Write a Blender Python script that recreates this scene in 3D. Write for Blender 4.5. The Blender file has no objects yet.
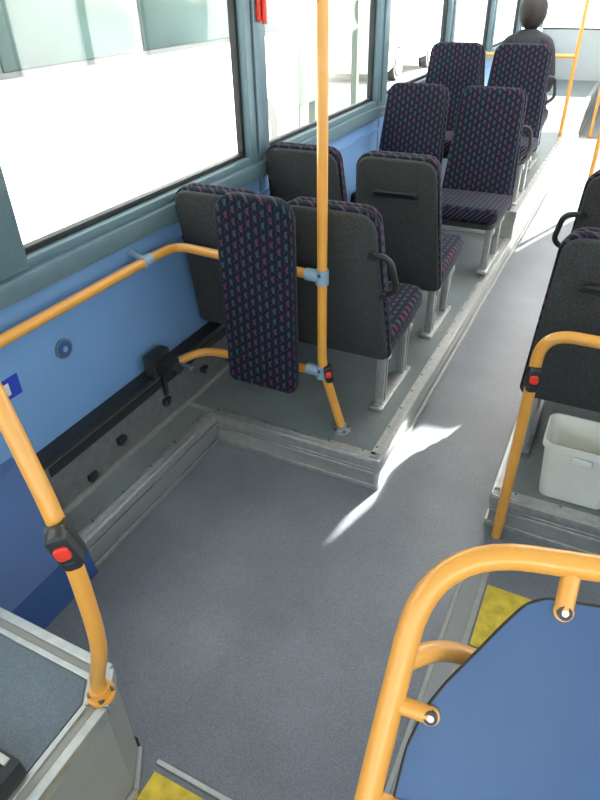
import bpy, bmesh, math, random
from mathutils import Vector, Matrix, Quaternion
random.seed(3)
scene=bpy.context.scene
scene.view_settings.view_transform='Standard'
scene.view_settings.look='None'
scene.view_settings.exposure=0.0
COL=bpy.context.collection

# ------------------------------------------------------------ materials
def newmat(name):
    m=bpy.data.materials.new(name); m.use_nodes=True
    nt=m.node_tree; b=nt.nodes["Principled BSDF"]
    return m,nt,b
def mat(name,col,rough=.5,metal=0,noise=0,nscale=60,bump=0,bscale=200,spec=.5,coord='Object',coat=0):
    m,nt,b=newmat(name)
    b.inputs["Base Color"].default_value=(*col,1)
    b.inputs["Roughness"].default_value=rough
    b.inputs["Metallic"].default_value=metal
    b.inputs["Specular IOR Level"].default_value=spec
    b.inputs["Coat Weight"].default_value=coat
    tc=nt.nodes.new("ShaderNodeTexCoord")
    if noise:
        n=nt.nodes.new("ShaderNodeTexNoise"); n.inputs["Scale"].default_value=nscale; n.inputs["Detail"].default_value=6
        nt.links.new(tc.outputs[coord],n.inputs["Vector"])
        r=nt.nodes.new("ShaderNodeValToRGB")
        r.color_ramp.elements[0].position=.3; r.color_ramp.elements[1].position=.7
        r.color_ramp.elements[0].color=(*[c*(1-noise) for c in col],1)
        r.color_ramp.elements[1].color=(*[min(1,c*(1+noise)) for c in col],1)
        nt.links.new(n.outputs["Fac"],r.inputs["Fac"]); nt.links.new(r.outputs["Color"],b.inputs["Base Color"])
    if bump:
        n=nt.nodes.new("ShaderNodeTexNoise"); n.inputs["Scale"].default_value=bscale
        nt.links.new(tc.outputs[coord],n.inputs["Vector"])
        bu=nt.nodes.new("ShaderNodeBump"); bu.inputs["Strength"].default_value=bump; bu.inputs["Distance"].default_value=.002
        nt.links.new(n.outputs["Fac"],bu.inputs["Height"]); nt.links.new(bu.outputs["Normal"],b.inputs["Normal"])
    return m
def floormat(name,base,rough=.42):
    m,nt,b=newmat(name)
    tc=nt.nodes.new("ShaderNodeTexCoord")
    n1=nt.nodes.new("ShaderNodeTexNoise"); n1.inputs["Scale"].default_value=3; n1.inputs["Detail"].default_value=5
    n2=nt.nodes.new("ShaderNodeTexNoise"); n2.inputs["Scale"].default_value=320; n2.inputs["Detail"].default_value=2
    n3=nt.nodes.new("ShaderNodeTexVoronoi"); n3.inputs["Scale"].default_value=150
    for n in (n1,n2,n3): nt.links.new(tc.outputs["Object"],n.inputs["Vector"])
    r1=nt.nodes.new("ShaderNodeValToRGB"); r1.color_ramp.elements[0].position=.35; r1.color_ramp.elements[1].position=.65
    r1.color_ramp.elements[0].color=(*[c*.85 for c in base],1); r1.color_ramp.elements[1].color=(*[c*1.12 for c in base],1)
    nt.links.new(n1.outputs["Fac"],r1.inputs["Fac"])
    r2=nt.nodes.new("ShaderNodeValToRGB"); r2.color_ramp.elements[0].position=.4; r2.color_ramp.elements[1].position=.6
    r2.color_ramp.elements[0].color=(.70,.70,.70,1); r2.color_ramp.elements[1].color=(1.0,1.0,1.0,1)
    nt.links.new(n2.outputs["Fac"],r2.inputs["Fac"])
    mx=nt.nodes.new("ShaderNodeMixRGB"); mx.blend_type='MULTIPLY'; mx.inputs[0].default_value=1
    nt.links.new(r1.outputs[0],mx.inputs[1]); nt.links.new(r2.outputs[0],mx.inputs[2])
    r3=nt.nodes.new("ShaderNodeValToRGB"); r3.color_ramp.elements[0].position=.08; r3.color_ramp.elements[1].position=.13
    r3.color_ramp.elements[0].color=(1,1,1,1); r3.color_ramp.elements[1].color=(0,0,0,1)
    nt.links.new(n3.outputs["Distance"],r3.inputs["Fac"])
    mx2=nt.nodes.new("ShaderNodeMixRGB"); mx2.inputs[2].default_value=(*[min(1,c*1.8) for c in base],1)
    nt.links.new(r3.outputs[0],mx2.inputs[0]); nt.links.new(mx.outputs[0],mx2.inputs[1])
    nt.links.new(mx2.outputs[0],b.inputs["Base Color"])
    rr=nt.nodes.new("ShaderNodeMapRange"); rr.inputs[3].default_value=rough-.06; rr.inputs[4].default_value=rough+.1
    nt.links.new(n1.outputs["Fac"],rr.inputs[0]); nt.links.new(rr.outputs[0],b.inputs["Roughness"])
    bu=nt.nodes.new("ShaderNodeBump"); bu.inputs["Strength"].default_value=.2; bu.inputs["Distance"].default_value=.001
    nt.links.new(n2.outputs["Fac"],bu.inputs["Height"]); nt.links.new(bu.outputs["Normal"],b.inputs["Normal"])
    return m
def fabric(name,mode):
    m,nt,b=newmat(name)
    tc=nt.nodes.new("ShaderNodeTexCoord"); sp=nt.nodes.new("ShaderNodeSeparateXYZ")
    nt.links.new(tc.outputs["Object"],sp.inputs[0])
    a=nt.nodes.new("ShaderNodeMath"); a.operation='ADD'
    cb=nt.nodes.new("ShaderNodeCombineXYZ")
    if mode=='back':
        nt.links.new(sp.outputs[0],a.inputs[0]); nt.links.new(sp.outputs[1],a.inputs[1])
        nt.links.new(sp.outputs[2],cb.inputs[0]); nt.links.new(a.outputs[0],cb.inputs[1])
    else:
        nt.links.new(sp.outputs[0],a.inputs[0]); nt.links.new(sp.outputs[2],a.inputs[1])
        nt.links.new(sp.outputs[1],cb.inputs[0]); nt.links.new(a.outputs[0],cb.inputs[1])
    def brick(w,h,mortar,c1,c2,cm,off):
        k=nt.nodes.new("ShaderNodeTexBrick"); k.inputs["Scale"].default_value=1
        k.inputs["Brick Width"].default_value=w; k.inputs["Row Height"].default_value=h
        k.inputs["Mortar Size"].default_value=mortar; k.inputs["Mortar Smooth"].default_value=.2
        k.inputs["Color1"].default_value=(*c1,1); k.inputs["Color2"].default_value=(*c2,1); k.inputs["Mortar"].default_value=(*cm,1)
        k.offset=.5; k.offset_frequency=2
        mp=nt.nodes.new("ShaderNodeMapping"); mp.inputs["Location"].default_value=(off,off*1.7,0)
        nt.links.new(cb.outputs[0],mp.inputs[0]); nt.links.new(mp.outputs[0],k.inputs["Vector"])
        return k
    navy=(.012,.014,.024)
    k1=brick(.040,.028,.0100,(.12,.012,.050),(.012,.075,.085),(0,0,0),0)
    k2=brick(.020,.014,.0052,(.012,.014,.040),(.012,.028,.045),(0,0,0),.009)
    ad=nt.nodes.new("ShaderNodeMixRGB"); ad.blend_type='LIGHTEN'; ad.inputs[0].default_value=1
    nt.links.new(k1.outputs[0],ad.inputs[1]); nt.links.new(k2.outputs[0],ad.inputs[2])
    ad2=nt.nodes.new("ShaderNodeMixRGB"); ad2.blend_type='ADD'; ad2.inputs[0].default_value=1; ad2.inputs[2].default_value=(*navy,1)
    nt.links.new(ad.outputs[0],ad2.inputs[1])
    n=nt.nodes.new("ShaderNodeTexNoise"); n.inputs["Scale"].default_value=420
    nt.links.new(tc.outputs["Object"],n.inputs["Vector"])
    r=nt.nodes.new("ShaderNodeValToRGB"); r.color_ramp.elements[0].color=(.5,.5,.5,1); r.color_ramp.elements[1].color=(1,1,1,1)
    r.color_ramp.elements[0].position=.35; r.color_ramp.elements[1].position=.6
    nt.links.new(n.outputs["Fac"],r.inputs[0])
    mu=nt.nodes.new("ShaderNodeMixRGB"); mu.blend_type='MULTIPLY'; mu.inputs[0].default_value=1
    nt.links.new(ad2.outputs[0],mu.inputs[1]); nt.links.new(r.outputs[0],mu.inputs[2])
    nt.links.new(mu.outputs[0],b.inputs["Base Color"])
    b.inputs["Roughness"].default_value=.9; b.inputs["Specular IOR Level"].default_value=.12
    b.inputs["Sheen Weight"].default_value=.06; b.inputs["Sheen Roughness"].default_value=.4
    return m
def glass(name,tint=(.93,.97,.96),gl=.07):
    m=bpy.data.materials.new(name); m.use_nodes=True; nt=m.node_tree; nt.nodes.clear()
    o=nt.nodes.new("ShaderNodeOutputMaterial"); t=nt.nodes.new("ShaderNodeBsdfTransparent"); t.inputs[0].default_value=(*tint,1)
    g=nt.nodes.new("ShaderNodeBsdfGlossy"); g.inputs["Roughness"].default_value=.02
    mx=nt.nodes.new("ShaderNodeMixShader"); mx.inputs[0].default_value=gl
    nt.links.new(t.outputs[0],mx.inputs[1]); nt.links.new(g.outputs[0],mx.inputs[2]); nt.links.new(mx.outputs[0],o.inputs[0])
    return m
def transl(name,col):
    m=bpy.data.materials.new(name); m.use_nodes=True; nt=m.node_tree; nt.nodes.clear()
    o=nt.nodes.new("ShaderNodeOutputMaterial"); t=nt.nodes.new("ShaderNodeBsdfTranslucent"); t.inputs[0].default_value=(*col,1)
    g=nt.nodes.new("ShaderNodeBsdfDiffuse"); g.inputs[0].default_value=(*col,1)
    mx=nt.nodes.new("ShaderNodeMixShader"); mx.inputs[0].default_value=.2
    nt.links.new(t.outputs[0],mx.inputs[1]); nt.links.new(g.outputs[0],mx.inputs[2]); nt.links.new(mx.outputs[0],o.inputs[0])
    return m

M_floor=floormat("vinyl_floor",(.175,.188,.215),.33)
M_plat=floormat("vinyl_platform",(.18,.21,.215),.34)
M_box=floormat("vinyl_box",(.11,.14,.175),.4)
M_alu=mat("aluminium",(.46,.47,.46),.42,.75,.12,40,.1)
M_riser=mat("riser_grey",(.28,.28,.265),.5,.1,.12,15)
M_yel=mat("yellow_paint",(.72,.33,.055),.32,0,.05,12,0,coat=.3)
M_yeltape=mat("yellow_marking",(.58,.42,.04),.65,0,.3,25)
M_blue=mat("blue_panel",(.165,.315,.57),.42,0,.04,6,.05)
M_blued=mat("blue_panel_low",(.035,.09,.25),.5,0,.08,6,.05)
M_guard=mat("blue_guard",(.030,.080,.20),.38,0,.10,5,spec=.3)
M_frame=mat("window_frame",(.13,.205,.245),.4,.2,.06,15)
M_rub=mat("black_rubber",(.012,.013,.015),.5)
M_grey=mat("seat_shell_grey",(.046,.048,.048),.8,0,.45,260,.5,300,spec=.25)
M_greyl=mat("heater_grey",(.11,.11,.11),.6,0,.2,30,.1)
M_dark=mat("dark_plastic",(.02,.022,.024),.45)
M_red=mat("red_button",(.75,.04,.02),.35)
M_clamp=mat("clamp_bluegrey",(.25,.36,.47),.4,.1)
M_steel=mat("steel",(.7,.7,.7),.25,1)
M_bolt=mat("bolt_steel",(.18,.18,.18),.35,1)
M_white=mat("white_plastic",(.70,.70,.64),.4,0,.05,10)
M_ceil=mat("ceiling_white",(.72,.72,.70),.6)
M_wallin=mat("wall_light",(.60,.62,.61),.6)
M_fb=fabric("fabric_backrest",'back'); M_fc=fabric("fabric_cushion",'cushion')
M_glass=glass("window_glass")
M_trans=transl("light_diffuser",(.88,.88,.88))  # diffuser for the added roof panels and door leaves, turns sun into fill
M_buswhite=mat("bus_white",(.85,.85,.83),.35)
M_dglass=mat("dark_glass",(.045,.068,.062),.06,0,.3,1.2,spec=.3)
M_ground=mat("asphalt_light",(.42,.41,.39),.85,0,.15,2)
M_tyre=mat("tyre",(.03,.03,.03),.7)
M_shgreen=mat("shelter_green",(.075,.095,.08),.6)
M_bld=mat("building_plaster",(.66,.65,.60),.8,0,.08,1)
M_fbwhite=mat("grey_plastic",(.22,.22,.22),.5)
M_skin=mat("skin",(.50,.30,.22),.5); M_hair=mat("hair_dark",(.012,.010,.009),.6,0,.4,80,.6,120)
M_jacket=mat("jacket_dark",(.02,.021,.028),.85,0,.2,60); M_trous=mat("trousers",(.03,.035,.06),.85)

# ------------------------------------------------------------ helpers
def empty(name,loc=(0,0,0),rotz=0):
    e=bpy.data.objects.new(name,None); COL.objects.link(e); e.location=loc; e.rotation_euler=(0,0,rotz); e.empty_display_size=.05
    return e
def finish(name,bm,m,parent=None,smooth=False,loc=(0,0,0),rot=(0,0,0)):
    me=bpy.data.meshes.new(name); bmesh.ops.recalc_face_normals(bm,faces=bm.faces[:]); bm.to_mesh(me); bm.free()
    if isinstance(m,(list,tuple)):
        for k in m: me.materials.append(k)
    else: me.materials.append(m)
    if smooth:
        for p in me.polygons: p.use_smooth=True
        me.set_sharp_from_angle(angle=.75)
    o=bpy.data.objects.new(name,me); COL.objects.link(o); o.location=loc; o.rotation_euler=rot
    if parent: o.parent=parent
    return o
def box(name,x,y,z,m,parent=None,bev=0,seg=2,rot=(0,0,0)):
    bm=bmesh.new(); bmesh.ops.create_cube(bm,size=1)
    s=(x[1]-x[0],y[1]-y[0],z[1]-z[0]); c=((x[0]+x[1])/2,(y[0]+y[1])/2,(z[0]+z[1])/2)
    for v in bm.verts: v.co=Vector((v.co.x*s[0],v.co.y*s[1],v.co.z*s[2]))
    if bev: bmesh.ops.bevel(bm,geom=bm.edges[:],offset=min(bev,min(s)*.45),segments=seg,profile=.6,affect='EDGES')
    return finish(name,bm,m,parent,bev>0,c,rot)
def prism(name,pts,axis,a,b,m,parent=None,bev=0,loc=(0,0,0),rot=(0,0,0),seg=3):
    def P(u,v,w):
        return Vector((w,u,v)) if axis==0 else (Vector((u,w,v)) if axis==1 else Vector((u,v,w)))
    bm=bmesh.new(); A=[bm.verts.new(P(u,v,a)) for u,v in pts]; B=[bm.verts.new(P(u,v,b)) for u,v in pts]
    f1=bm.faces.new(A); f2=bm.faces.new(B[::-1]); n=len(pts)
    for i in range(n): bm.faces.new((A[i],B[i],B[(i+1)%n],A[(i+1)%n]))
    if bev:
        ed=list(set(list(f1.edges)+list(f2.edges)))
        bmesh.ops.recalc_face_normals(bm,faces=bm.faces[:])
        bmesh.ops.bevel(bm,geom=ed,offset=bev,segments=seg,profile=.5,affect='EDGES')
    return finish(name,bm,m,parent,bev>0,loc,rot)
def roundrect(wb,wt,h,rt,rb,n=7,z0=0):
    pts=[]
    def arc(cx,cz,r,a0,a1):
        for i in range(n+1):
            a=a0+(a1-a0)*i/n; pts.append((cx+r*math.cos(a),cz+r*math.sin(a)))
    pi=math.pi
    arc(wb/2-rb,z0+rb,rb,-pi/2,0); arc(wt/2-rt,z0+h-rt,rt,0,pi/2); arc(-wt/2+rt,z0+h-rt,rt,pi/2,pi); arc(-wb/2+rb,z0+rb,rb,pi,1.5*pi)
    return pts
def tube(name,pts,r,m,parent=None,fil=.06,seg=18,loc=(0,0,0)):
    pts=[Vector(p) for p in pts]; path=[pts[0]]
    for i in range(1,len(pts)-1):
        p=pts[i]; d0=(pts[i-1]-p); d1=(pts[i+1]-p); f=min(fil,d0.length*.48,d1.length*.48)
        a=p+d0.normalized()*f; b=p+d1.normalized()*f
        for k in range(11):
            t=k/10; path.append(a*(1-t)**2+p*2*t*(1-t)+b*t*t)
    path.append(pts[-1])
    bm=bmesh.new(); rings=[]; T=(path[1]-path[0]).normalized()
    N=T.orthogonal().normalized()
    for i,p in enumerate(path):
        if i==0: T1=(path[1]-path[0]).normalized()
        elif i==len(path)-1: T1=(path[-1]-path[-2]).normalized()
        else: T1=((path[i+1]-p).normalized()+(p-path[i-1]).normalized()).normalized()
        q=T.rotation_difference(T1); N=(q@N); N=(N-T1*N.dot(T1)).normalized(); T=T1; Bn=T.cross(N)
        rings.append([bm.verts.new(p+N*math.cos(2*math.pi*k/seg)*r+Bn*math.sin(2*math.pi*k/seg)*r) for k in range(seg)])
    for A,B in zip(rings,rings[1:]):
        for k in range(seg): bm.faces.new((A[k],A[(k+1)%seg],B[(k+1)%seg],B[k]))
    bm.faces.new(rings[0][::-1]); bm.faces.new(rings[-1])
    return finish(name,bm,m,parent,True,loc)
def cyl(name,p0,p1,r,m,parent=None,seg=24):
    return tube(name,[p0,p1],r,m,parent,seg=seg)
def flange(parent,x,y,z,m=None,r=.042):
    m=m or M_yel
    cyl("flange",(x,y,z),(x,y,z+.008),r,m,parent)
    cyl("collar",(x,y,z+.008),(x,y,z+.03),.022,m,parent)
    for k in range(4):
        a=math.pi/4+k*math.pi/2; q=r*.76
        cyl("bolt_%d"%k,(x+q*math.cos(a),y+q*math.sin(a),z+.008),(x+q*math.cos(a),y+q*math.sin(a),z+.014),.006,M_bolt,parent,10)
def button(parent,x,y,z,ang,rotx=0,roty=0,sc=.72):
    e=empty("stop_button",(x,y,z),ang); e.parent=parent; e.rotation_euler=(rotx,roty,ang); e.scale=(sc,sc,sc)
    prism("housing",roundrect(.052,.052,.115,.018,.018,5,-.0575),1,-.050,.0,M_dark,e,.008)
    prism("lens",roundrect(.036,.036,.04,.012,.012,5,-.01),1,-.058,-.045,M_red,e,.004)
    prism("plate",roundrect(.030,.030,.02,.006,.006,4,-.045),1,-.053,-.045,M_rub,e,.002)
    cyl("band",(0,.0,-.05),(0,.0,.05),.030,M_dark,e)
    return e

# ------------------------------------------------------------ bus shell
XL=-1.5; XR=.9; Y0=-1.2; Y1=10.8
box("floor",(XL,XR),(Y0,Y1),(-.06,0),M_floor)
ce=empty("ceiling")
def cbox(n,x,y): box(n,x,y,(2.2,2.26),M_ceil,ce)
cbox("side_left",(XL-.06,-1.2),(Y0,Y1)); cbox("side_right",(.6,XR+.06),(Y0,Y1))
cbox("centre_0",(-1.2,.6),(Y0,2.7)); cbox("centre_1",(-1.2,.6),(4.5,4.9)); cbox("centre_2",(-1.2,.6),(8.2,Y1)); cbox("left_fill_side",(-1.2,-.55),(2.7,4.5))
box("fill_panel_0",(-.55,.6),(2.7,4.5),(2.215,2.22),M_trans,ce); box("fill_panel_1",(-1.2,.6),(4.9,8.2),(2.215,2.22),M_trans,ce)  # added translucent roof panels, spread daylight over the aisle as fill
wl=empty("wall_left")
box("lower_panel",(XL-.06,XL),(Y0,Y1),(-.1,.90),M_blue,wl)
box("sill_rail",(XL-.06,XL+.035),(Y0,Y1),(.885,.955),M_frame,wl,.012)
box("sill_top",(XL-.06,XL+.015),(Y0,Y1),(.955,.985),M_frame,wl,.006)
box("cove",(XL-.06,XL),(Y0,Y1),(1.92,2.2),M_wallin,wl)
box("header_rail",(XL-.06,XL+.02),(Y0,Y1),(1.88,1.95),M_frame,wl,.01)
pill=[(-.62,-.44),(1.0,1.18),(2.48,2.65),(4.06,4.24),(5.66,5.84),(7.26,7.44),(8.86,9.04),(10.62,10.8)]
for i,(a,b) in enumerate(pill):
    box("pillar_%d"%i,(XL-.06,XL+.02),(a,b),(.955,1.92),M_frame,wl,.012)
    box("pillar_cover_%d"%i,(XL+.018,XL+.032),(a+.05,b-.05),(.98,1.92),M_frame,wl,.005)
for i in range(len(pill)-1):
    a=pill[i][1]; b=pill[i+1][0]; w=empty("window_%d"%(i+1))
    box("glass",(XL-.035,XL-.03),(a,b),(.985,1.88),M_glass,w)
    for nm,yy,zz in (("seal_bottom",(a,b),(.985,1.003)),("seal_top",(a,b),(1.862,1.88)),("seal_near",(a,a+.018),(1.003,1.862)),("seal_far",(b-.018,b),(1.003,1.862))):
        box(nm,(XL-.045,XL-.015),yy,zz,M_rub,w,.003)
tr=empty("trim_1")
for y in (2.57,4.15,5.75):
    box("seam_%d"%int(y*10),(XL,XL+.004),(y-.006,y+.006),(.44,.885),M_frame,tr)
box("seam_h",(XL,XL+.010),(.9,Y1),(.80,.812),M_blue,tr,.003)
wr=empty("wall_right")
def rbox(nm,y,z,m=None): return box(nm,(XR,XR+.06),y,z,m or M_wallin,wr)
rbox("lower_a",(Y0,3.5),(-.1,.95),M_blue); rbox("upper_a",(Y0,6.0),(1.9,2.2)); rbox("upper_b",(6.0,6.8),(2.02,2.2)); rbox("upper_c",(6.8,Y1),(1.9,2.2)); rbox("post_a",(2.95,3.5),(.95,1.9))  # post_a is solid to block direct sun; upper_b raised for the sun-streak hole
rbox("post_0",(-1.2,-1.1),(.95,1.9)); rbox("post_1",(.9,1.0),(.95,1.9))
rbox("post_b",(5.0,6.0),(-.1,1.9)); rbox("below_sun_mask",(6.0,6.8),(-.1,.95)); rbox("post_c",(6.8,8.9),(-.1,1.9))  # post_b and post_c are unseen solid infill, added to block direct sun
rbox("lower_b",(8.9,Y1),(-.1,.95))
w=empty("window_13"); box("glass",(XR+.03,XR+.035),(6.0,6.8),(.95,2.02),M_glass,w)  # unseen opening added only to let in the sun streak on the floor
bm=bmesh.new()
def loop(pts):
    vs=[bm.verts.new(Vector((XR+.022,y,z))) for y,z in pts]
    return [bm.edges.new((vs[i],vs[(i+1)%len(vs)])) for i in range(len(vs))]
E_=loop([(6.0,.95),(6.8,.95),(6.8,2.02),(6.0,2.02)])+loop([(6.15,1.955),(6.185,1.84),(6.225,1.77),(6.255,1.715),(6.20,1.60),(6.33,1.69),(6.48,1.755),(6.70,1.85),(6.68,1.90),(6.42,1.925)])  # inner loop: hole shaped to cut the sun streak
bmesh.ops.triangle_fill(bm,edges=E_,use_beauty=True)
finish("sun_mask",bm,M_wallin,w)  # unseen sheet added to mask the sun down to that streak
d=empty("door_1")
for k,(a,b) in enumerate(((3.5,4.25),(4.25,5.0))):
    box("leaf_%d"%k,(XR+.01,XR+.03),(a+.04,b-.04),(.04,1.86),M_trans,d)  # frosted leaf added to stop sun beams and glow as fill light
    box("stile_a_%d"%k,(XR,XR+.04),(a,a+.04),(0,1.9),M_frame,d,.005); box("stile_b_%d"%k,(XR,XR+.04),(b-.04,b),(0,1.9),M_frame,d,.005)
    box("rail_t_%d"%k,(XR,XR+.04),(a+.04,b-.04),(1.86,1.9),M_frame,d,.005); box("rail_b_%d"%k,(XR,XR+.04),(a+.04,b-.04),(0,.04),M_frame,d,.005)
for k,(a,b) in ((8,(-1.1,.9)),(9,(1.0,2.95)),(10,(8.9,10.8))):
    w=empty("window_%d"%k); box("glass",(XR+.02,XR+.025),(a,b),(.95,1.9),M_glass,w); box("seal",(XR,XR+.04),(a,b),(.95,.965),M_rub,w)
wb=empty("wall_back")
box("lower",(XL,XR),(Y1,Y1+.06),(-.1,.95),M_wallin,wb); box("upper",(XL,XR),(Y1,Y1+.06),(1.9,2.2),M_wallin,wb)
w=empty("window_11"); box("glass",(XL,XR),(Y1+.02,Y1+.025),(.95,1.9),M_glass,w); box("seal",(XL,XR),(Y1,Y1+.05),(.95,.97),M_rub,w)
wf=empty("wall_front")
box("dash",(XL,XR),(Y0-.06,Y0),(-.1,.8),M_greyl,wf); box("upper",(XL,XR),(Y0-.06,Y0),(2.0,2.2),M_wallin,wf)
w=empty("window_12"); box("windscreen",(XL,XR),(Y0-.03,Y0-.025),(.8,2.0),M_glass,w)

# ------------------------------------------------------------ platforms
PX=-.555; PY=1.715; PZ=.14
pl=empty("seat_platform")
box("deck",(XL,PX),(PY,4.3),(0,PZ),M_riser,pl)
box("vinyl",(XL,PX-.03),(PY+.03,4.3),(PZ,PZ+.003),M_plat,pl)
box("deck_rear",(XL,PX),(4.3,Y1-.05),(0,.32),M_riser,pl)
box("vinyl_rear",(XL,PX-.03),(4.33,Y1-.05),(.32,.323),M_plat,pl)
def edge(parent,a,b,z,n,tag):
    a=Vector(a);b=Vector(b);n=Vector(n); L=(b-a).length; mid=(a+b)/2; ang=math.atan2(b.y-a.y,b.x-a.x)
    e=empty("nosing_"+tag,(mid.x,mid.y,z),ang); e.parent=parent
    s=1 if n.dot(Vector((-math.sin(ang),math.cos(ang))))>0 else -1
    def bb(nm,y0,y1,z0,z1,m=M_alu): box(nm,(-L/2,L/2),(min(y0*s,y1*s),max(y0*s,y1*s)),(z0,z1),m,e,.0015,1)
    bb("top",-.04,.006,0,.007); bb("lip",.0,.008,-.035,.0); bb("rib_1",.0,.005,-.052,-.042); bb("rib_2",0,.005,-.068,-.058)
    bb("ridge_1",-.012,-.008,.007,.009); bb("ridge_2",-.022,-.018,.007,.009); bb("base",0,.010,-z,-z+.022)
    k=int(L/.14)
    for i in range(k):
        x=-L/2+L*(i+.5)/k
        cyl("rivet_%d"%i,(x,-.031*s,.007),(x,-.031*s,.0095),.0045,M_bolt,e,8)
edge(pl,(-1.275,PY),(PX,PY),PZ,(0,-1),"front"); edge(pl,(PX,PY),(PX,4.3),PZ,(1,0),"side"); edge(pl,(PX,4.3),(PX,Y1-.05),.32,(1,0),"rear")
box("corner",(PX-.012,PX+.008),(PY-.008,PY+.012),(0,PZ+.006),M_alu,pl,.004)
lg=empty("wall_ledge")
box("body",(XL,-1.28),(.93,PY),(0,PZ),M_riser,lg); box("top_vinyl",(-1.43,-1.31),(.93,PY),(PZ,PZ+.003),M_plat,lg)
edge(lg,(-1.28,.93),(-1.28,PY),PZ,(1,0),"ledge")
box("front_cover",(-1.276,-1.270),(.93,PY),(.03,.10),M_fbwhite,lg,.002)
hp=empty("heater_panel")
prism("panel",[(XL,PZ),(-1.425,PZ),(-1.445,.35),(XL,.35)],1,.95,2.25,M_greyl,hp)
box("top_rail",(XL,-1.43),(.95,2.25),(.35,.372),M_rub,hp,.006)
box("slot",(-1.445,-1.436),(1.0,2.2),(.30,.335),M_rub,hp,.003)
box("bottom_rail",(-1.43,-1.415),(.95,2.25),(PZ,.165),M_alu,hp,.003)
for i,(y,z) in enumerate(((1.13,.19),(1.30,.235),(1.58,.235),(1.85,.235),(2.05,.19))):
    box("clip_%d"%i,(-1.436,-1.412),(y,y+.04),(z-.014,z+.014),M_dark,hp,.005); cyl("clip_pin_%d"%i,(-1.415,y+.02,z),(-1.405,y+.02,z),.006,M_bolt,hp,12)
lk=empty("wheelchair_restraint")
box("bracket",(-1.47,-1.42),(1.55,1.66),(.36,.46),M_dark,lk,.01); box("reel",(-1.43,-1.36),(1.57,1.64),(.38,.44),M_rub,lk,.012)
cyl("knob",(-1.36,1.60,.41),(-1.335,1.60,.41),.02,M_dark,lk); box("tongue",(-1.42,-1.33),(1.655,1.68),(.37,.385),M_steel,lk,.003)
box("hanging_strap",(-1.432,-1.425),(1.60,1.62),(.26,.38),M_rub,lk,.001)
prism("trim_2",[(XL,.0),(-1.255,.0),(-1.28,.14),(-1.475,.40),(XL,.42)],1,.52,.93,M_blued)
sp=empty("wall_speaker"); cyl("ring",(XL,1.23,.655),(XL+.008,1.23,.655),.034,M_frame,sp); cyl("grille",(XL+.008,1.23,.655),(XL+.011,1.23,.655),.026,M_blued,sp); cyl("cap",(XL+.011,1.23,.655),(XL+.014,1.23,.655),.010,M_clamp,sp)
st=empty("wall_sticker"); box("back",(XL,XL+.002),(.95,1.04),(.60,.67),mat("sticker_blue",(.02,.05,.40),.5),st,.0005,1); box("symbol",(XL+.002,XL+.003),(.975,1.0),(.615,.655),M_white,st)
pr=empty("seat_platform"); RX=-.13
box("deck",(RX,XR),(PY,3.35),(0,PZ),M_riser,pr); box("vinyl",(RX+.03,XR),(PY+.03,3.35),(PZ,PZ+.003),M_plat,pr)
edge(pr,(RX,PY),(XR,PY),PZ,(0,-1),"front"); edge(pr,(RX,PY),(RX,3.35),PZ,(-1,0),"side")

wbx=empty("wheel_box")
BZ=.38
P=[(XL,-1.1),(-.70,-1.1),(-.705,.44),(-.755,.52),(XL,.52)]
prism("body",P,2,0,BZ,mat("box_side",(.27,.27,.245),.55,0,.08,5),wbx)
prism("vinyl",[(XL,-1.1),(-.75,-1.1),(-.755,.425),(-.785,.47),(XL,.47)],2,BZ,BZ+.003,M_box,wbx)
def strip(nm,a,b,w,z0,z1,m,parent):
    a=Vector(a);b=Vector(b);L=(b-a).length;ang=math.atan2(b.y-a.y,b.x-a.x);mid=(a+b)/2
    o=box(nm,(-L/2,L/2),(-w/2,w/2),(z0,z1),m,parent,.002,1)
    o.location=(mid.x,mid.y,(z0+z1)/2); o.rotation_euler=(0,0,ang); return o
for t,(a,b) in enumerate((((XL,.515),(-.755,.515)),((-.755,.515),(-.708,.44)),((-.708,.44),(-.703,-1.1)))):
    strip("trim_outer_%d"%t,a,b,.022,BZ-.03,BZ+.007,M_alu,wbx)
for t,(a,b) in enumerate((((XL,.480),(-.778,.480)),((-.778,.480),(-.745,.427)),((-.745,.427),(-.742,-1.1)))):
    strip("trim_inner_%d"%t,a,b,.014,BZ,BZ+.006,M_alu,wbx)
strip("trim_base_a",(XL,.527),(-.76,.527),.012,0,.05,M_dark,wbx)
strip("trim_base_b",(-.752,.525),(-.697,.44),.012,0,.03,M_alu,wbx); strip("trim_base_c",(-.697,.44),(-.692,-1.1),.012,0,.03,M_alu,wbx)
vm=empty("ticket_validator",(.035,-.085,0)); box("case",(-.92,-.78),(.22,.36),(BZ+.003,BZ+.06),M_dark,vm,.015); cyl("dial",(-.84,.29,BZ+.06),(-.84,.29,BZ+.072),.035,M_fbwhite,vm); cyl("hole",(-.84,.29,BZ+.072),(-.84,.29,BZ+.074),.018,M_rub,vm)
box("bezel",(-.90,-.80),(.335,.35),(BZ+.06,BZ+.066),M_alu,vm,.002)

box("trim_3",(-.70,XR),(.515,.530),(0,.006),M_alu,None,.002,1)
box("trim_4",(-.69,-.46),(.30,.50),(0,.003),M_yeltape)
fs=empty("floor_hatch")
box("marking",(-.065,.25),(1.20,1.44),(0,.004),M_yeltape,fs); box("edge_l",(-.090,-.070),(.7,1.5),(0,.006),M_riser,fs,.002,1); box("edge_r",(-.155,-.14),(.7,1.5),(0,.006),M_riser,fs,.002,1)
box("step_grey",(-.14,-.09),(.7,1.5),(0,.003),M_fbwhite,fs)

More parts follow.
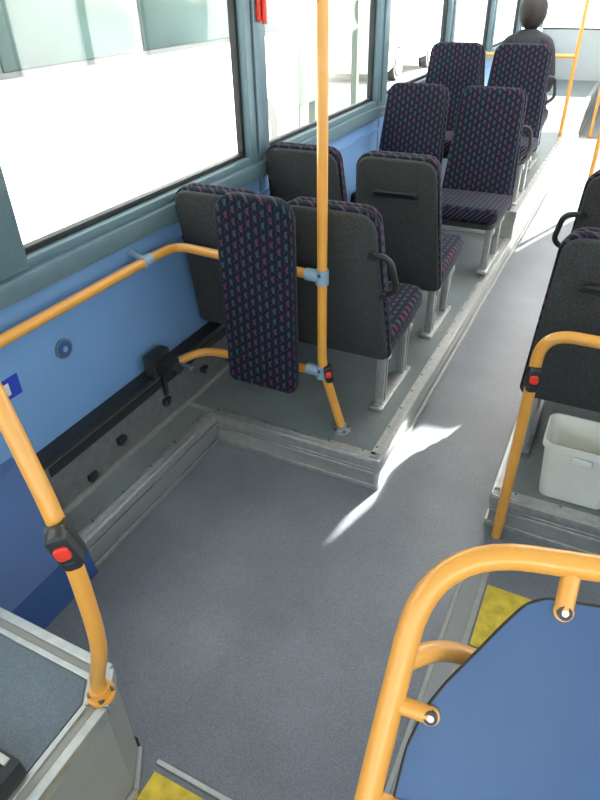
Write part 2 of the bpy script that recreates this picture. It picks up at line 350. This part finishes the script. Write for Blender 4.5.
# ------------------------------------------------------------ seats
def seat(x,y,z,flip=False,handle=None,legside=0,w=.425,h=.61,cz=.335):
    e=empty("bus_seat",(x,y,z),math.pi if flip else 0)
    tilt=math.radians(12)
    bk=empty("back_frame",(0,0,.28)); bk.parent=e; bk.rotation_euler=(tilt,0,0)
    out=roundrect(w-.012,w-.075,h,.06,.03)
    prism("back_shell",out,1,-.036,.0,M_grey,bk,.010)
    out2=roundrect(w+.004,w-.058,h+.014,.066,.035,7,-.007)
    prism("back_rim",out2,1,-.022,.012,M_fb,bk,.010)
    prism("back_pad",out,1,.004,.055,M_fb,bk,.022)
    prism("cushion",roundrect(w,w-.01,.45,.05,.02),2,-.045,.045,M_fc,e,.025,loc=(0,-.015,cz),rot=(math.radians(3),0,0))
    prism("seat_pan",roundrect(w-.03,w-.04,.42,.05,.02),2,-.02,.02,M_grey,e,.008,loc=(0,0,cz-.055),rot=(math.radians(3),0,0))
    if handle=='back':
        hz=h-.155
        tube("grab_handle",[(-.095,-.034,hz),(-.085,-.060,hz+.025),(.085,-.060,hz+.025),(.095,-.034,hz)],.010,M_rub,bk,.02,12)
        prism("handle_plate",roundrect(.21,.21,.035,.016,.016,5,hz-.012),1,-.040,-.03,M_dark,bk,.003)
    if handle in('side_r','side_l'):
        s=1 if handle=='side_r' else -1
        tube("grab_handle",[(s*(w/2-.05),-.03,.47),(s*(w/2+.018),-.045,.47),(s*(w/2+.040),-.045,.35),(s*(w/2-.012),-.03,.31)],.011,M_rub,bk,.035,12)
        cyl("handle_boss_a",(s*(w/2-.05),-.045,.47),(s*(w/2-.05),-.02,.47),.016,M_dark,bk,14); cyl("handle_boss_b",(s*(w/2-.012),-.045,.31),(s*(w/2-.012),-.02,.31),.016,M_dark,bk,14)
    if legside:
        s=legside; xx=s*(w/2-.05); lt=cz-.06
        for k,yy in enumerate((.03,.30)):
            box("leg_%d"%k,(xx-.018,xx+.018),(yy,yy+.045),(.02,lt),M_alu,e,.004)
            box("leg_groove_%d"%k,(xx+s*.018-.001,xx+s*.018+.001),(yy+.018,yy+.027),(.03,lt-.01),M_dark,e)
            box("bearer_%d"%k,(-w/2+.02,w/2-.02),(yy+.01,yy+.04),(lt-.04,lt),M_steel,e,.004)
        box("foot",(xx-.03,xx+.03),(.0,.38),(.003,.022),M_alu,e,.004)
    return e
seat(-1.285,2.01,PZ); seat(-.838,2.01,PZ,handle='side_r',legside=1)
seat(-1.277,2.70,PZ,h=.62); seat(-.835,2.70,PZ,handle='back',legside=1,h=.62)
seat(-1.22,3.94,PZ+.02,True,h=.665,w=.44); seat(-.765,3.94,PZ+.02,True,handle='side_l',legside=-1,h=.665,w=.44)
seat(-1.22,4.80,.32,True,h=.655,w=.435); seat(-.775,4.80,.32,True,handle='side_l',legside=-1,h=.655,w=.435)
seat(-1.28,5.40,.32,h=.60); seat(-.84,5.40,.32,legside=1,h=.60)
seat(.078,1.99,PZ,handle='back',legside=-1,h=.635); seat(.52,1.99,PZ,h=.635)
seat(.078,2.72,PZ,handle='side_l',legside=-1,h=.63); seat(.52,2.72,PZ,h=.63)

wc=empty("wheelchair_backrest",(-1.04,1.735,.345))
prism("pad",roundrect(.285,.285,.725,.07,.03),1,-.035,.025,M_fb,wc,.018)
prism("shell",roundrect(.27,.27,.70,.06,.03,7,.01),1,.02,.035,M_grey,wc,.005)
for k,zz in enumerate((.055,.47)): box("mount_%d"%k,(-.03,.03),(.03,.06),(zz-.02,zz+.02),M_clamp,wc,.005)

# ------------------------------------------------------------ poles
R=.0172
cp=empty("grab_pole")
tube("pole",[(-.825,1.80,2.2),(-.825,1.80,.45),(-.755,1.83,.17),(-.752,1.83,PZ+.003)],R,M_yel,cp,.05)
flange(cp,-.752,1.83,PZ+.004,M_alu,.036)
tube("upper_rail",[(-.825,1.80,.800),(-1.43,1.80,.82),(-1.43,1.66,.825),(-1.43,-.5,.83)],R,M_yel,cp,.13)
tube("lower_rail",[(-.825,1.80,.42),(-1.36,1.80,.385),(-1.42,1.68,.375)],R,M_yel,cp,.07)
for k,zz in enumerate((.800,.42)):
    cyl("clamp_pole_%d"%k,(-.825,1.80,zz-.026),(-.825,1.80,zz+.026),.023,M_clamp,cp)
    cyl("clamp_rail_%d"%k,(-.835,1.80,zz),(-.885,1.80,zz+.001),.022,M_clamp,cp)
    cyl("clamp_screw_%d"%k,(-.825,1.776,zz+.012),(-.825,1.771,zz+.012),.006,M_bolt,cp,10)
for k,yy in enumerate((1.62,.3)):
    cyl("wall_bracket_%d"%k,(-1.43,yy,.825),(XL,yy,.85),.012,M_clamp,cp); cyl("wall_clamp_%d"%k,(-1.43,yy-.022,.825),(-1.43,yy+.022,.825),.022,M_clamp,cp)
button(cp,-.802,1.805,.42,.5,.0,-.2,.58)
lp=empty("grab_pole")
tube("pole",[(-1.38,.715,2.2),(-.80,.505,1.13),(-.675,.46,.88),(-.662,.45,.62),(-.728,.46,.44),(-.730,.46,BZ)],.0160,M_yel,lp,.12)
flange(lp,-.730,.46,BZ+.004,M_yel,.030)
button(lp,-.677,.46,.885,.7,0,-.25,.70)
tube("cable",[(-.69,.455,.90),(-.77,.50,.92),(-.87,.54,1.02),(-.98,.57,1.25)],.0035,M_rub,lp,.06,8)
rp=empty("grab_rail")
tube("rail",[(-.085,1.67,0),(-.085,1.67,.815),(.88,1.67,.815)],R,M_yel,rp,.09)
cyl("wall_flange",(.88,1.67,.815),(.9,1.67,.815),.04,M_alu,rp)
button(rp,-.085,1.67,.67,.2,0,0,.68)
for (x,y,z) in ((-.60,6.8,0),(-.42,8.6,0)):
    g=empty("grab_pole"); tube("pole",[(x,y,z),(x,y,2.2)],R,M_yel,g); flange(g,x,y,z)
g=empty("grab_rail"); tube("rail",[(-.60,6.8,1.0),(-1.4,6.8,1.0)],R,M_yel,g); 
tube("rail_r",[(-.2,5.6,0),(-.2,5.6,1.0),(.88,5.6,1.0)],R,M_yel,g,.1)

# ------------------------------------------------------------ entrance guard hoop
gh=empty("entrance_guard_rail")
O=Vector((-.098,.535,1.075)); E1=Vector((.96,.25,-.012)).normalized(); E2=Vector((.01,-.6,-.8)).normalized(); NN=E1.cross(E2).normalized()
def Q(a,b,c=0): return O+E1*a+E2*b+NN*c
if NN.z<0: NN=-NN
tube("hoop",[Q(0.02,1.1),Q(0.0,.3),Q(0,0),Q(.75,0)],.0158,M_yel,gh,.12,24)
tube("crossbar",[Q(0,.15,-.0),Q(.05,.14,-.05),Q(.14,.17,-.09),Q(.45,.17,-.10)],.013,M_yel,gh,.05,18)
pts=[(.66,.045),(.145,.045),(.125,.055),(.105,.085),(.085,.12),(.058,.165),(.042,.20),(.032,.25),(.032,1.0),(.66,1.0)]
bm=bmesh.new(); A=[bm.verts.new(Q(a,b,.003)) for a,b in pts]; B_=[bm.verts.new(Q(a,b,-.003)) for a,b in pts]
bm.faces.new(A); bm.faces.new(B_[::-1])
for i in range(len(pts)): bm.faces.new((A[i],B_[i],B_[(i+1)%len(pts)],A[(i+1)%len(pts)]))
finish("panel",bm,M_guard,gh)
tube("panel_edge",[Q(a,b) for a,b in pts[:-1]],.003,M_rub,gh,.012,10)
for k,(a,b,a2,b2) in enumerate(((.165,.0,.165,.055),(0,.20,.048,.205),(0.003,.32,.048,.325),(.45,.0,.45,.058))):
    tube("tab_%d"%k,[Q(a,b,0),Q(a2,b2,.004)],.011,M_yel,gh,seg=14)
    cyl("tab_disc_%d"%k,Q(a2,b2,.002),Q(a2,b2,.008),.0115,M_yel,gh,18); cyl("bolt_%d"%k,Q(a2,b2,.008),Q(a2,b2,.014),.0085,M_dark,gh,12); cyl("bolt_hole_%d"%k,Q(a2,b2,.014),Q(a2,b2,.0150),.004,M_steel,gh,8)

# ------------------------------------------------------------ white bin
wbn=empty("waste_bin",(.115,1.86,PZ+.008))
def loft(name,secs,m,parent,cap0=True,cap1=True):
    bm=bmesh.new(); rs=[[bm.verts.new(Vector(p)) for p in s] for s in secs]
    for A,B in zip(rs,rs[1:]):
        n=len(A)
        for k in range(n): bm.faces.new((A[k],A[(k+1)%n],B[(k+1)%n],B[k]))
    if cap0: bm.faces.new(rs[0][::-1])
    if cap1: bm.faces.new(rs[-1])
    return finish(name,bm,m,parent,True)
def rr(w,dp,r,z):
    return [(x,y-dp/2,z) for x,y in roundrect(w,w,dp,r,r,5)]
loft("body",[rr(.21,.16,.03,0),rr(.245,.18,.035,.205),rr(.262,.195,.038,.206),rr(.262,.195,.038,.23),rr(.25,.183,.035,.23),rr(.235,.17,.033,.20),rr(.195,.13,.028,.01)],M_white,wbn)
box("moulding",(-.03,.03),(-.099,-.091),(.175,.20),M_white,wbn,.003)

hm=empty("emergency_hammer"); box("holder",(XL+.032,XL+.05),(2.55,2.60),(1.50,1.66),M_red,hm,.008); tube("handle",[(XL+.06,2.575,1.49),(XL+.06,2.575,1.64)],.010,M_red,hm); cyl("head",(XL+.045,2.55,1.645),(XL+.075,2.60,1.645),.010,M_red,hm)

# ------------------------------------------------------------ passenger (seated, seen from behind)
ps=empty("passenger",(-.865,5.66,.32+.37))
def skinned(name,verts,edges,rad,m,root=0,sub=2):
    me=bpy.data.meshes.new(name); me.from_pydata(verts,edges,[]); me.materials.append(m)
    o=bpy.data.objects.new(name,me); COL.objects.link(o); o.parent=ps
    sk=o.modifiers.new("skin",'SKIN'); sk.use_smooth_shade=True
    for i,r in enumerate(rad):
        v=me.skin_vertices[0].data[i]; v.radius=(r,r) if not isinstance(r,tuple) else r; v.use_root=(i==root)
    s=o.modifiers.new("sub",'SUBSURF'); s.levels=sub; s.render_levels=sub
    return o
V=[(0,-.02,.08),(0,-.03,.25),(0,-.02,.42),(0,0,.53),(0,.01,.60),
   (.15,-.01,.50),(.20,.02,.25),(.17,.22,.16),(-.15,-.01,.50),(-.20,.02,.25),(-.17,.22,.16)]
E=[(0,1),(1,2),(2,3),(3,4),(3,5),(5,6),(6,7),(3,8),(8,9),(9,10)]
skinned("torso",V,E,[(.14,.11),(.14,.10),(.15,.11),(.09,.07),.05,.062,.05,.038,.062,.05,.038],M_jacket)
skinned("legs",[(0,0,.06),(.09,.02,.06),(.12,.42,.07),(.13,.44,-.30),(.13,.56,-.32),(-.09,.02,.06),(-.12,.42,.07),(-.13,.44,-.30),(-.13,.56,-.32)],
        [(0,1),(1,2),(2,3),(3,4),(0,5),(5,6),(6,7),(7,8)],[.1,.09,.062,.045,.04,.09,.062,.045,.04],M_trous)
for s in (1,-1):
    skinned("hand_%s"%('r' if s>0 else 'l'),[(s*.17,.22,.16),(s*.16,.30,.15)],[(0,1)],[(.03,.02),(.038,.016)],M_skin)
    for k in range(4):
        x=s*(.135+.018*k); L=(.06,.068,.064,.05)[k]
        skinned("finger_%d_%s"%(k,s),[(x,.30,.15),(x,.30+L*.6,.148),(x,.30+L,.13)],[(0,1),(1,2)],[.009,.008,.007],M_skin,0,1)
    skinned("thumb_%s"%s,[(s*.13,.26,.15),(s*.105,.285,.145),(s*.095,.315,.135)],[(0,1),(1,2)],[.011,.010,.008],M_skin,0,1)
def sph(name,c,r,sc,m,parent,fn=None,seg=28):
    bm=bmesh.new(); bmesh.ops.create_uvsphere(bm,u_segments=seg,v_segments=seg//2+4,radius=r)
    for v in bm.verts:
        v.co=Vector((v.co.x*sc[0],v.co.y*sc[1],v.co.z*sc[2]))
        if fn: v.co=fn(v.co)
    return finish(name,bm,m,parent,True,c)
def headf(c):
    if c.z<-.02: c.x*=1+.9*(c.z+.02)*2; 
    if c.y>.07 and abs(c.x)<.016 and -.03<c.z<.02: c.y+=.018
    return c
sph("head",(0,.02,.70),.1,(.78,.95,1.18),M_skin,ps,headf)
def hairf(c):
    if c.y>.03 and c.z<.035: c.y=.03+(c.y-.03)*.1
    c+=c.normalized()*.004*math.sin(c.x*160)*math.cos(c.z*120)
    return c
sph("hair",(0,.008,.712),.112,(.92,1.0,1.16),M_hair,ps,hairf)
for s in (1,-1):
    sph("ear_%s"%s,(s*.088,.02,.69),.02,(.4,.8,1.4),M_skin,ps,seg=12); sph("eye_%s"%s,(s*.03,.108,.70),.012,(1,.6,.8),M_white,ps,seg=12)
sph("mouth",(0,.108,.645),.02,(1,.3,.3),M_red,ps,seg=12)

# ------------------------------------------------------------ outside
GZ=-.35
box("ground",(-60,60),(-40,80),(GZ-.1,GZ),M_ground)
ob=empty("parked_bus")
box("body",(-6.5,-4.0),(-3,8.0),(-.08,2.7),M_buswhite,ob,.08,3)
box("skirt",(-6.45,-4.03),(-2.9,7.9),(-.2,.0),M_fbwhite,ob)
for k in range(7):
    a=-2.8+k*1.55; box("side_window_%d"%k,(-4.02,-3.985),(a,a+1.46),(1.13,2.1),M_dglass,ob,.01)
box("window_band",(-4.01,-3.992),(-2.9,7.95),(1.09,2.14),M_rub,ob)
for k,yy in enumerate((-.8,6.95)):
    cyl("wheel_%d"%k,(-4.3,yy,GZ+.42),(-3.99,yy,GZ+.42),.42,M_tyre,ob,32); cyl("hub_%d"%k,(-3.995,yy,GZ+.42),(-3.97,yy,GZ+.42),.20,M_fbwhite,ob,24)
def car(y0,x0,name="car"):
    c=empty(name,(x0,y0,GZ))
    prof=[(0,.28),(.05,.75),(.35,.92),(.85,1.38),(1.2,1.46),(2.3,1.42),(3.0,1.0),(3.9,.82),(4.1,.6),(4.12,.28)]
    def arch(cy): return [(cy+.38*math.cos(t),.30+.38*math.sin(t)) for t in [math.pi*k/8 for k in range(9)]]
    pr=prof+[(4.12,.2)]+[p for p in arch(3.25)]+[p for p in arch(.8)]+[(0,.2)]
    prism("body",pr,0,-1.7,0,M_buswhite,c,.04)
    prism("side_glass",[(.62,.95),(.98,1.32),(1.25,1.38),(2.25,1.34),(2.75,1.0),(2.5,.95)],0,-1.68,.006,M_dglass,c)
    for k,yy in enumerate((.8,3.25)):
        cyl("tyre_%d"%k,(-.22,yy,.32),(-.01,yy,.32),.32,M_tyre,c,32); cyl("rim_%d"%k,(-.012,yy,.32),(.006,yy,.32),.21,M_steel,c,24); cyl("rim_hole_%d"%k,(.006,yy,.32),(.01,yy,.32),.05,M_dark,c,12)
        for j in range(5):
            a=j*math.tau/5+.3; cyl("rim_gap_%d_%d"%(k,j),(.0,yy+.13*math.cos(a),.32+.13*math.sin(a)),(.009,yy+.13*math.cos(a),.32+.13*math.sin(a)),.038,M_dark,c,12)
    box("lamp",(-.3,.01),(.0,.12),(.62,.76),M_red,c,.02); box("door_line",(0,.003),(1.7,1.715),(.3,.95),M_dark,c)
    box("handle",(.0,.02),(1.45,1.62),(.85,.875),M_fbwhite,c,.005)
    return c
car(14.2,-5.0)
sh=empty("shelter")
box("sign_panel",(-4.35,-4.2),(8.35,9.15),(.15,2.4),M_shgreen,sh,.02); box("post_a",(-4.33,-4.22),(8.45,8.55),(GZ,.15),M_shgreen,sh); box("post_b",(-4.33,-4.22),(8.95,9.05),(GZ,.15),M_shgreen,sh)
box("post_c",(-4.35,-4.25),(10.6,10.7),(GZ,2.4),M_shgreen,sh,.01)
box("roof",(-5.6,-4.0),(8.2,11.1),(2.4,2.5),M_shgreen,sh,.02); box("rear_glass",(-5.5,-5.47),(8.4,11.0),(.0,2.3),M_glass,sh)
bd=empty("depot_building")
box("walls",(-22,-14),(-10,50),(GZ,5),M_bld,bd)
for k in range(9): box("bay_%d"%k,(-14.02,-13.98),(-6+k*6,-3.5+k*6),(.8,2.4),M_dglass,bd)
box("roof_edge",(-22.3,-13.7),(-10.3,50.3),(5,5.2),M_fbwhite,bd)

# ------------------------------------------------------------ light
w=bpy.data.worlds.new("world"); scene.world=w; w.use_nodes=True
bg=w.node_tree.nodes["Background"]; bg.inputs[0].default_value=(.97,.985,1,1); bg.inputs[1].default_value=3.4
sd=bpy.data.lights.new("sun",'SUN'); sd.energy=70; sd.angle=math.radians(.3); sd.color=(1,.95,.88)
so=bpy.data.objects.new("sun",sd); COL.objects.link(so)
tow=Vector((.3056,.952,.39)).normalized()
so.rotation_euler=tow.to_track_quat('Z','Y').to_euler(); so.location=(6,20,8)

# ------------------------------------------------------------ camera
cd=bpy.data.cameras.new("camera"); cd.lens=618/800*36; cd.sensor_width=36; cd.clip_start=.02
co=bpy.data.objects.new("camera",cd); COL.objects.link(co)
Rr=Vector((.8957,.4441,-.0183)).normalized(); Bk=Vector((.3753,-.7338,.566)); Bk=(Bk-Rr*Bk.dot(Rr)).normalized(); Uu=Bk.cross(Rr)
Mx=Matrix(((Rr.x,Uu.x,Bk.x,0),(Rr.y,Uu.y,Bk.y,0),(Rr.z,Uu.z,Bk.z,1.65),(0,0,0,1)))
co.matrix_world=Mx
scene.camera=co
